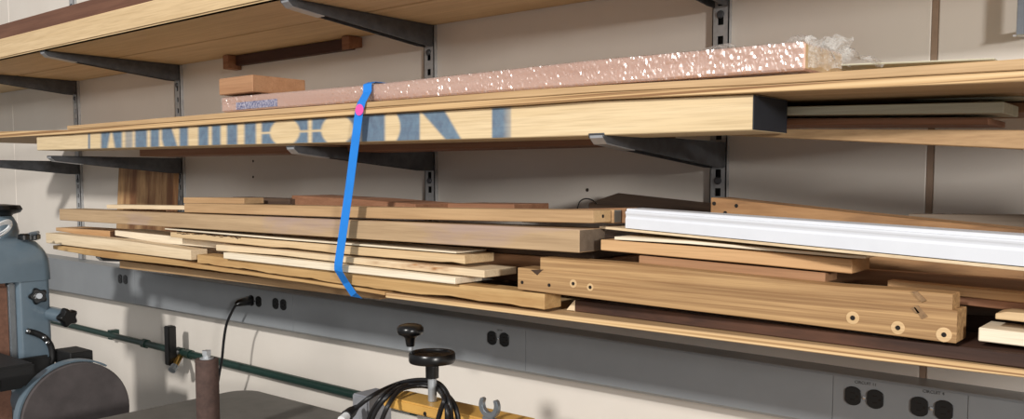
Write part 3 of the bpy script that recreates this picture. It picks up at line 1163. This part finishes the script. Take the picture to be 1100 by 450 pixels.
box(bm, (P.x - .016, -.088, at(182, 391.5, .075).z), (P.x + .016, -.058, at(182, 350, .075).z))
soften(bm, .003, 2)
build('valve_handle', bm, 'black', root, 'black upright valve handle')
bm = bmesh.new()
tube(bm, [(P.x, -.062, sl(P.x)), (P.x, -.03, sl(P.x))], .009, 12)
build('valve_stem', bm, 'silver', root)
bm = bmesh.new()
tube(bm, [at(194, 381, PD), at(191, 387, .06), at(187.5, 394, .085)], [.0115, .0105, .0105], 10)
build('brass_outlet', bm, 'brass', root, 'brass outlet pointing down', smooth=50)
bm = bmesh.new()
tube(bm, [at(188, 393, .083), at(184.5, 398, .10)], .0135, 10)
build('hose_nipple', bm, 'silver', root, smooth=50)
for X in (-4.4, -3.4, -1.7):
    bm = bmesh.new()
    box(bm, (X - .012, -PD - .001, sl(X) - .018), (X + .012, -.0006, sl(X) + .018))
    build('pipe_clip', bm, 'green_pipe', root)

# ------------------------------------------------------------------ spindle sander table
TZ = .888
tc = at(267, 420, .2)
TZ = tc.z
x0 = tc.x
root = empty('spindle_sander', (x0 + .35, -.5, 0), 'spindle sander with dark iron table and upright sanding drum in the lower left', 'sander')


def rounded_rect(xa, ya, xb, yb, r, z, n=8):
    pts = []
    for cx, cy, a0 in ((xb - r, yb - r, 0), (xa + r, yb - r, 90), (xa + r, ya + r, 180), (xb - r, ya + r, 270)):
        for k in range(n + 1):
            a = math.radians(a0 + 90 * k / n)
            pts.append(Vector((cx + r * math.cos(a), cy + r * math.sin(a), z)))
    return pts


bm = bmesh.new()
extrude_poly(bm, rounded_rect(x0 - .04, -.86, x0 + .62, -.18, .07, TZ - .035), (0, 0, .035))
soften(bm, .003, 2)
build('table_top', bm, 'iron', root, smooth=35)
bm = bmesh.new()
loft(bm, [rounded_rect(x0 + .06, -.78, x0 + .5, -.26, .04, .0), rounded_rect(x0 + .03, -.8, x0 + .54, -.24, .04, TZ - .0352)])
build('cabinet', bm, 'blue_enamel', root, smooth=35)
dd = .55
dp = at(222.5, 400, dd)
zt = at(222.5, 385.5, dd).z
r = 12.3 * ppm(222, dd)
bm = bmesh.new()
lathe(bm, [(r * 1.0, 0), (r, .002), (r, zt - TZ - .002), (r * .96, zt - TZ), (r * .5, zt - TZ)], (dp.x, -dd, TZ + .0004), n=40)
build('sanding_drum', bm, 'drum', root, 'worn brown sanding sleeve', smooth=40)
bm = bmesh.new()
lathe(bm, [(r * .6, 0), (r * .6, .003), (r * .34, .0032), (r * .34, .010)], (dp.x, -dd, zt), n=24)
lathe(bm, [(r * .42, .010), (r * .42, .020)], (dp.x, -dd, zt), n=6)
build('drum_nut', bm, 'bright_steel', root, smooth=30)

# ------------------------------------------------------------------ belt and disc sander
DC = Vector((-2.55, -.546, .83))
root = empty('belt_disc_sander', (-2.85, -.55, 0), 'blue grey belt and disc sander with black knobs at the left edge', 'sander')
R = .152
bm = bmesh.new()
lathe(bm, [(R, 0), (R, .010), (R - .003, .0125), (.02, .0127)], DC, (1, 0, 0), 64)
build('sanding_disc', bm, 'disc', root, 'worn dark grey sanding disc', smooth=30)
bm = bmesh.new()
lathe(bm, [(.07, -.012), (R + .001, -.012), (R + .001, -.0005), (.07, -.0005)], DC, (1, 0, 0), 64)
build('disc_plate', bm, 'silver', root, smooth=30)
# guard hood round the upper left of the disc
bm = bmesh.new()
rings = []
for k in range(40):
    a = math.radians(55 + 150 * k / 39)
    c, q = math.cos(a), math.sin(a)
    rings.append([DC + Vector((dx, c * rr, q * rr)) for dx, rr in ((-.025, R + .003), (.004, R + .003), (.004, R + .008), (-.025, R + .008))])
loft(bm, rings)
build('disc_guard', bm, 'blue_enamel', root, smooth=40)
bm = bmesh.new()
lathe(bm, [(.05, 0), (.10, .01), (.10, .05), (.05, .06)], DC + Vector((-.075, 0, 0)), (1, 0, 0), 40)
build('disc_housing', bm, 'blue_enamel', root, smooth=35)

# upright body, its right side facing the room's right
YB = -.475
bxR = at(56, 350, -YB).x
YF = on_x(20, 350, bxR).y
bxL = bxR - .17
zT = at(40, 302, .52).z
bm = bmesh.new()
loft(bm, [rounded_rect(bxL, YF, bxR + .006, YB, .015, .66), rounded_rect(bxL, YF, bxR, YB, .015, zT)])
build('upright_body', bm, 'blue_enamel', root, smooth=35)
bm = bmesh.new()
tube(bm, [(bxR - .05, DC.y, DC.z), (DC.x - .07, DC.y, DC.z)], .055, 24)
build('motor_neck', bm, 'blue_enamel', root, smooth=35)
bm = bmesh.new()
loft(bm, [rounded_rect(bxL - .12, -.78, bxR + .04, -.36, .05, 0), rounded_rect(bxL - .08, -.72, bxR + .02, -.40, .05, .659)])
build('pedestal', bm, 'blue_enamel', root, smooth=35)
# belt running up the front of the body
bm = bmesh.new()
box(bm, (bxL + .01, YF - .075, .68), (bxR - .012, YF - .012, zT - .002))
soften(bm, .012, 3)
build('sanding_belt', bm, 'belt', root, 'brown sanding belt', smooth=35)
bm = bmesh.new()
box(bm, (bxR - .03, YF - .022, .70), (bxR - .0105, YF - .0005, zT - .003))
soften(bm, .004, 2)
build('belt_guide', bm, 'silver', root, smooth=35)
# domed cover over the top
bm = bmesh.new()
dB = .465
cR = at(58, 300, dB).x
zc0, zc1 = zT + .0005, at(22, 255, .52).z
H = zc1 - zc0
n = 12
rings = []
for k in range(n + 1):
    t = k / n
    z = zc0 + H * t
    inset = .003 * t + .06 * max(0, t - .3) ** 2.4 * 1.5
    if k == n:
        inset += .015
    rings.append(rounded_rect(bxL - .05, YF - .085 + inset * .8, cR - inset * .8, -dB - inset, .03, z))
loft(bm, rings)
build('top_cover', bm, 'blue_enamel', root, smooth=45)


def star_knob(P, axis, r, h, parent, mat='black', name='knob'):
    bm = bmesh.new()
    axis = Vector(axis).normalized()
    u, v = frame_for(axis)
    rings = []
    for hh, k in ((0, .75), (.15, 1), (.75, 1), (1, .8)):
        ring = []
        for i in range(30):
            a = 2 * math.pi * i / 30
            rr = r * k * (1 + .16 * math.cos(5 * a))
            ring.append(P + axis * h * hh + (u * math.cos(a) + v * math.sin(a)) * rr)
        rings.append(ring)
    loft(bm, rings)
    return build(name, bm, mat, parent, smooth=40)


# tracking knob on the cover, lever, side boss
P = at(32, 263, .53)
star_knob(Vector((P.x, -.53, zc1 - .004)), (0, 0, 1), 10 * ppm(32, .53), .02, root)
bm = bmesh.new()
tube(bm, [at(27, 259, .53), at(33, 252, .53), at(41, 249.5, .53)], [.009, .008, .005], 8)
build('tension_lever', bm, 'silver', root, smooth=40)
bm = bmesh.new()
q = on_x(56, 337, bxR)
e = at(70, 337, -q.y)
tube(bm, [(bxR - .01, q.y, q.z), (e.x, q.y, q.z)], 8 * ppm(60, .5), 18)
build('side_boss', bm, 'blue_enamel', root, smooth=40)
star_knob(Vector((e.x + .0005, q.y, q.z)), (1, 0, -.05), 9.5 * ppm(70, .5), .03, root)
q = on_x(40, 318, bxR)
star_knob(Vector((bxR + .0005, q.y, q.z)), (1, -.25, .1), 8.5 * ppm(40, .55), .026, root)
bm = bmesh.new()
tube(bm, [(bxR + .022, q.y - .006, q.z + .002), (bxR + .05, q.y - .014, q.z + .006)], 3.2 * ppm(40, .55), 14)
build('knob_bolt', bm, 'chrome', root, smooth=40)
# tilting table with its curved trunnion
dT = -YF + .085
ztab = at(20, 384, dT).z
tR = at(38, 396, dT).x
bm = bmesh.new()
box(bm, (tR - .4, -dT - .26, ztab - .035), (tR, -dT, ztab))
soften(bm, .006, 2)
build('work_table', bm, 'black_matt', root, smooth=35)
Xq = bxR + .012
bm = bmesh.new()
tube(bm, smooth_path([on_x(x, y, Xq) for x, y in ((29, 355.5), (40, 358.5), (49, 364), (55, 373), (56, 386), (50, 400))]), .0095, 10)
build('trunnion', bm, 'black_matt', root, smooth=40)
bm = bmesh.new()
q = on_x(40, 385, bxR)
box(bm, (bxR + .001, -dT + .01, q.z - .08), (bxR + .03, q.y + .03, q.z + .01))
soften(bm, .008, 2)
build('table_bracket', bm, 'black_matt', root, smooth=35)
for x, y in ((30, 355.5), (47, 362.5), (50.5, 368)):
    bm = bmesh.new()
    q = on_x(x, y, Xq + .009)
    lathe(bm, [(.006, 0), (.006, .004), (.003, .006)], q, (1, 0, 0), 12)
    build('trunnion_bolt', bm, 'chrome', root, smooth=40)
bm = bmesh.new()
a, b = at(69, 388, .44), at(86, 378, .44)
box(bm, (a.x, -.47, a.z), (b.x, -.40, b.z))
soften(bm, .003)
build('dust_port', bm, 'black_matt', root)
# motor cap and handwheel at the very top left
bm = bmesh.new()
pw = at(-1, 240, .56)
lathe(bm, [(.05, 0), (.055, .03), (.05, .055), (.04, .075), (.03, .085)], (pw.x, -.56, zc1 - .012), n=32)
build('crank_hub', bm, 'blue_enamel', root, smooth=40)
bm = bmesh.new()
zz = at(0, 229, .56).z
rw_ = 23 * ppm(0, .56)
lathe(bm, [(.02, -.03), (.04, -.004), (rw_ * .9, .002), (rw_, .012), (rw_ * .9, .024), (.02, .028)], (pw.x, -.56, zz), n=36)
build('hand_wheel', bm, 'black', root, smooth=40)
# bundle of white cord lying on the cover
bm = bmesh.new()
for k in range(6):
    c = at(0 + random.uniform(-2, 2), 247 + random.uniform(-2, 2), .66)
    ra, rb = .026 + .008 * random.random(), .018 + .008 * random.random()
    tl = random.uniform(-.5, .5)
    ring = [c + Vector((.012 * math.sin(a + tl), ra * math.cos(a), rb * math.sin(a + .6))) for a in [2 * math.pi * i / 28 for i in range(29)]]
    tube(bm, ring, .0024, 6)
build('cord_bundle', bm, 'cordwhite', None, 'tangled white cord on top of the blue grey sander', 'cord', smooth=0)

# ------------------------------------------------------------------ hand-wheel press
pd = .50
s = ppm(466, pd)
C = at(464.5, 431, pd)
ztop = C.z
root = empty('bench_press', (C.x, -pd, .86), 'small bench press with black crank wheel and tan crossbar in the lower middle', 'press')
bm = bmesh.new()
xa, xb = at(412, 430, pd + .03).x, at(553, 440, pd + .03).x
box(bm, (xa, -pd - .032, ztop - .021), (xb, -pd + .032, ztop))
soften(bm, .003, 2)
bar = build('crossbar', bm, 'gold', root, 'tan painted crossbar', smooth=35)
bm = bmesh.new()
q = at(456.5, 444.5, pd + .032)
lathe(bm, [(.0042, -.002), (.0042, .0006), (.003, .0008)], q, (0, -1, 0), 14)
build('bar_hole', bm, 'hole', bar)
for (xx, nm) in ((400.5, 0), (511, 1)):
    bm = bmesh.new()
    X = at(xx, 430, pd).x
    hw = (14 if nm == 0 else 9) * s
    zt = at(xx, 421 if nm == 0 else 446, pd).z
    box(bm, (X - hw, -pd - (.034 if nm == 0 else .05), .86), (X + hw, -pd + (.03 if nm == 0 else -.033), zt))
    soften(bm, .003, 2)
    build('side_post', bm, 'greybar', root, smooth=35)
bm = bmesh.new()
Xr = xb + .012
box(bm, (Xr - .011, -pd - .03, .86), (Xr + .02, -pd + .03, ztop - .01))
soften(bm, .003, 2)
build('side_post', bm, 'greybar', root, smooth=35)
bm = bmesh.new()
box(bm, (xa - .1, -pd - .12, .8602), (xb + .1, -pd + .1, .90))
soften(bm, .004, 2)
build('base_plate', bm, 'greybar', root, smooth=35)
zw = at(466, 384, pd).z
bm = bmesh.new()
prof = []
zsh = at(466, 405, pd).z
rs = 4.9 * s
nth = 40
for k in range(nth + 1):
    z = ztop + (zsh - ztop) * k / nth
    prof.append((rs * (1 if k % 2 else .92), z - ztop))
lathe(bm, prof, (C.x, -pd, ztop + .0005), n=20)
build('threaded_shaft', bm, 'bright_steel', root, smooth=60)
rw = 25.5 * s
bm = bmesh.new()
zc = zw - .010
hb = at(466, 406, pd).z - zc
lathe(bm, [(rs * .8, hb), (7.2 * s, hb), (7.4 * s, .0), (rw * .96, .001), (rw, .004), (rw, .0165), (rw * .96, .0195), (rw * .80, .0195), (rw * .76, .0165), (rw * .4, .0155), (rw * .3, .018), (rw * .1, .018)], (C.x, -pd, zc), n=48)
wheel = build('crank_wheel', bm, 'black', root, 'black crank wheel', smooth=35)
kx = at(442.5, 376, pd).x
kp = Vector((kx, -pd - .004, zc + .0195))
bm = bmesh.new()
zk = at(442.5, 371.5, pd).z
lathe(bm, [(2.8 * s, -.002), (2.8 * s, zk - kp.z)], kp, n=12)
build('handle_bolt', bm, 'bright_steel', wheel, smooth=40)
bm = bmesh.new()
hk = at(442.5, 347.5, pd).z - zk
lathe(bm, [(4.4 * s, 0), (5.0 * s, hk * .1), (6.2 * s, hk * .38), (9.5 * s, hk * .47), (13.6 * s, hk * .55), (14.9 * s, hk * .68), (14.6 * s, hk * .82), (12.5 * s, hk * .93), (8 * s, hk * .99), (2 * s, hk)], (kp.x, kp.y, zk), n=36)
build('handle_knob', bm, 'black', wheel, 'black mushroom knob', smooth=60)

# open ended wrench standing in the press
wd = pd + .055
fc = at(526, 436, wd)
sw = ppm(526, wd)
pts = []
outer = []
for k in range(25):
    a = math.radians(-230 + 280 * k / 24)
    outer.append((math.cos(a) * 14, math.sin(a) * 13))
prof = []
for k in range(21):      # outer curve, from left tip down round to right tip
    a = math.radians(140 + 260 * k / 20)
    prof.append((14 * math.cos(a), 13.5 * math.sin(a)))
for k in range(17):      # inner curve back
    a = math.radians(400 - 260 * k / 16)
    a2 = math.radians(40 - 260 * k / 16)
    prof.append((8.2 * math.cos(a2), 1.5 + 8.6 * math.sin(a2)))
bm = bmesh.new()
extrude_poly(bm, [(fc.x + u * sw, -wd - .005, fc.z + v * sw) for u, v in prof], (0, .010, 0))
soften(bm, .0015, 2)
wr_ = empty('wrench', (fc.x, -wd, .9), 'grey open ended wrench standing fork up right of the crank wheel', 'wrench')
build('jaw', bm, 'silver', wr_, smooth=35)
bm = bmesh.new()
zj = fc.z - 12.6 * sw
extrude_poly(bm, [(fc.x - 9 * sw, -wd - .004, zj), (fc.x + 9 * sw, -wd - .004, zj), (fc.x + 6 * sw, -wd - .004, .9008), (fc.x - 6 * sw, -wd - .004, .9008)], (0, .008, 0))
soften(bm, .001)
build('handle', bm, 'silver', wr_)

# coiled cord over the press
root2 = empty('coiled_cord', (C.x, -pd - .05, .95), 'coiled black power cord draped over the tan crossbar of the press', 'power cord')
cd = pd + .058
bk = pd - .034
loops = [
    [at(379, 441, cd + .01), at(400, 425, cd - .01), at(425, 413, bk), at(445, 408.5, bk), at(462, 408.8, bk), at(474, 414, bk + .01), at(482, 428, cd + .01), at(485, 455, cd + .01), at(485, 490, cd)],
    [at(397, 462, cd + .008), at(403, 443, cd + .006), at(418, 424, pd + .046), at(437, 414.5, bk + .008), at(457, 412.2, bk), at(470, 416, bk + .008), at(477, 428, cd + .014), at(473, 442, cd + .016), at(467, 464, cd + .014)],
    [at(391, 470, cd), at(398, 446, cd), at(412, 425, pd + .046), at(432, 412.0, bk - .008), at(455, 409.8, bk - .010), at(468, 414.5, bk - .006), at(479, 423, pd + .03), at(489, 437, cd + .002), at(495, 465, cd)],
    [at(404, 475, cd + .014), at(410, 452, cd + .014), at(418, 434, cd + .006), at(430, 419, pd + .02), at(448, 414.5, bk + .012), at(466, 416.5, bk - .002), at(474, 422, bk + .012), at(480, 436, cd + .022), at(480, 465, cd + .022)],
]
for lp in loops:
    bm = bmesh.new()
    tube(bm, smooth_path(lp, 8), .0046, 10)
    build('cable', bm, 'rubber', root2, smooth=0)
bm = bmesh.new()
a, b = loops[0][0], at(372, 447, cd + .035)
t = (b - a).normalized()
tube(bm, [a - t * .016, a - t * .004, a + t * .006, b], [.006, .008, .0105, .0115], 14)
build('plug', bm, 'rubber', root2, smooth=50)
bm = bmesh.new()
tube(bm, [b - t * .002, b + t * .02], .0085, 12)
build('plug_face', bm, 'cordwhite', root2, 'white plug face', smooth=50)

# bench carrying the press
bm = bmesh.new()
root3 = empty('workbench', (C.x, -.5, 0), 'plain wooden workbench carrying the press below the picture', 'workbench')
box(bm, (x0 + .7, -.85, .81), (C.x + .9, -.17, .8596))
soften(bm, .003)
build('bench_top', bm, 'tan', root3)
for X in (x0 + .76, C.x + .82):
    for Y in (-.8, -.24):
        bm = bmesh.new()
        box(bm, (X - .035, Y - .035, 0), (X + .035, Y + .035, .8098))
        build('leg', bm, 'tan', root3)

# ------------------------------------------------------------------ light
def area(name, loc, target, size, power, colr=(1, 1, 1), size_y=None):
    l = bpy.data.lights.new(name, 'AREA')
    l.energy = power
    l.color = colr
    l.size = size
    if size_y:
        l.shape = 'RECTANGLE'
        l.size_y = size_y
    o = bpy.data.objects.new(name, l)
    COL.objects.link(o)
    o.location = loc
    d = Vector(target) - Vector(loc)
    o.rotation_euler = d.to_track_quat('-Z', 'Y').to_euler()


area('ceiling_lamp_near', (-.6, -6.4, 4.42), (-1.6, 0, 1.2), .45, 400, (1, .965, .915))
area('ceiling_lamp_far', (7.6, -5.2, 2.58), (-1.6, 0, 1.5), .8, 520, (1, .965, .915))
w = bpy.data.worlds.new('room_light')
SC.world = w
w.use_nodes = True
bg = w.node_tree.nodes['Background']
bg.inputs[0].default_value = (.96, .95, .95, 1)
bg.inputs[1].default_value = .36

SC.view_settings.view_transform = 'Standard'
SC.view_settings.look = 'None'
SC.view_settings.exposure = -.08
SC.view_settings.gamma = 1
SC.view_settings.use_curve_mapping = False
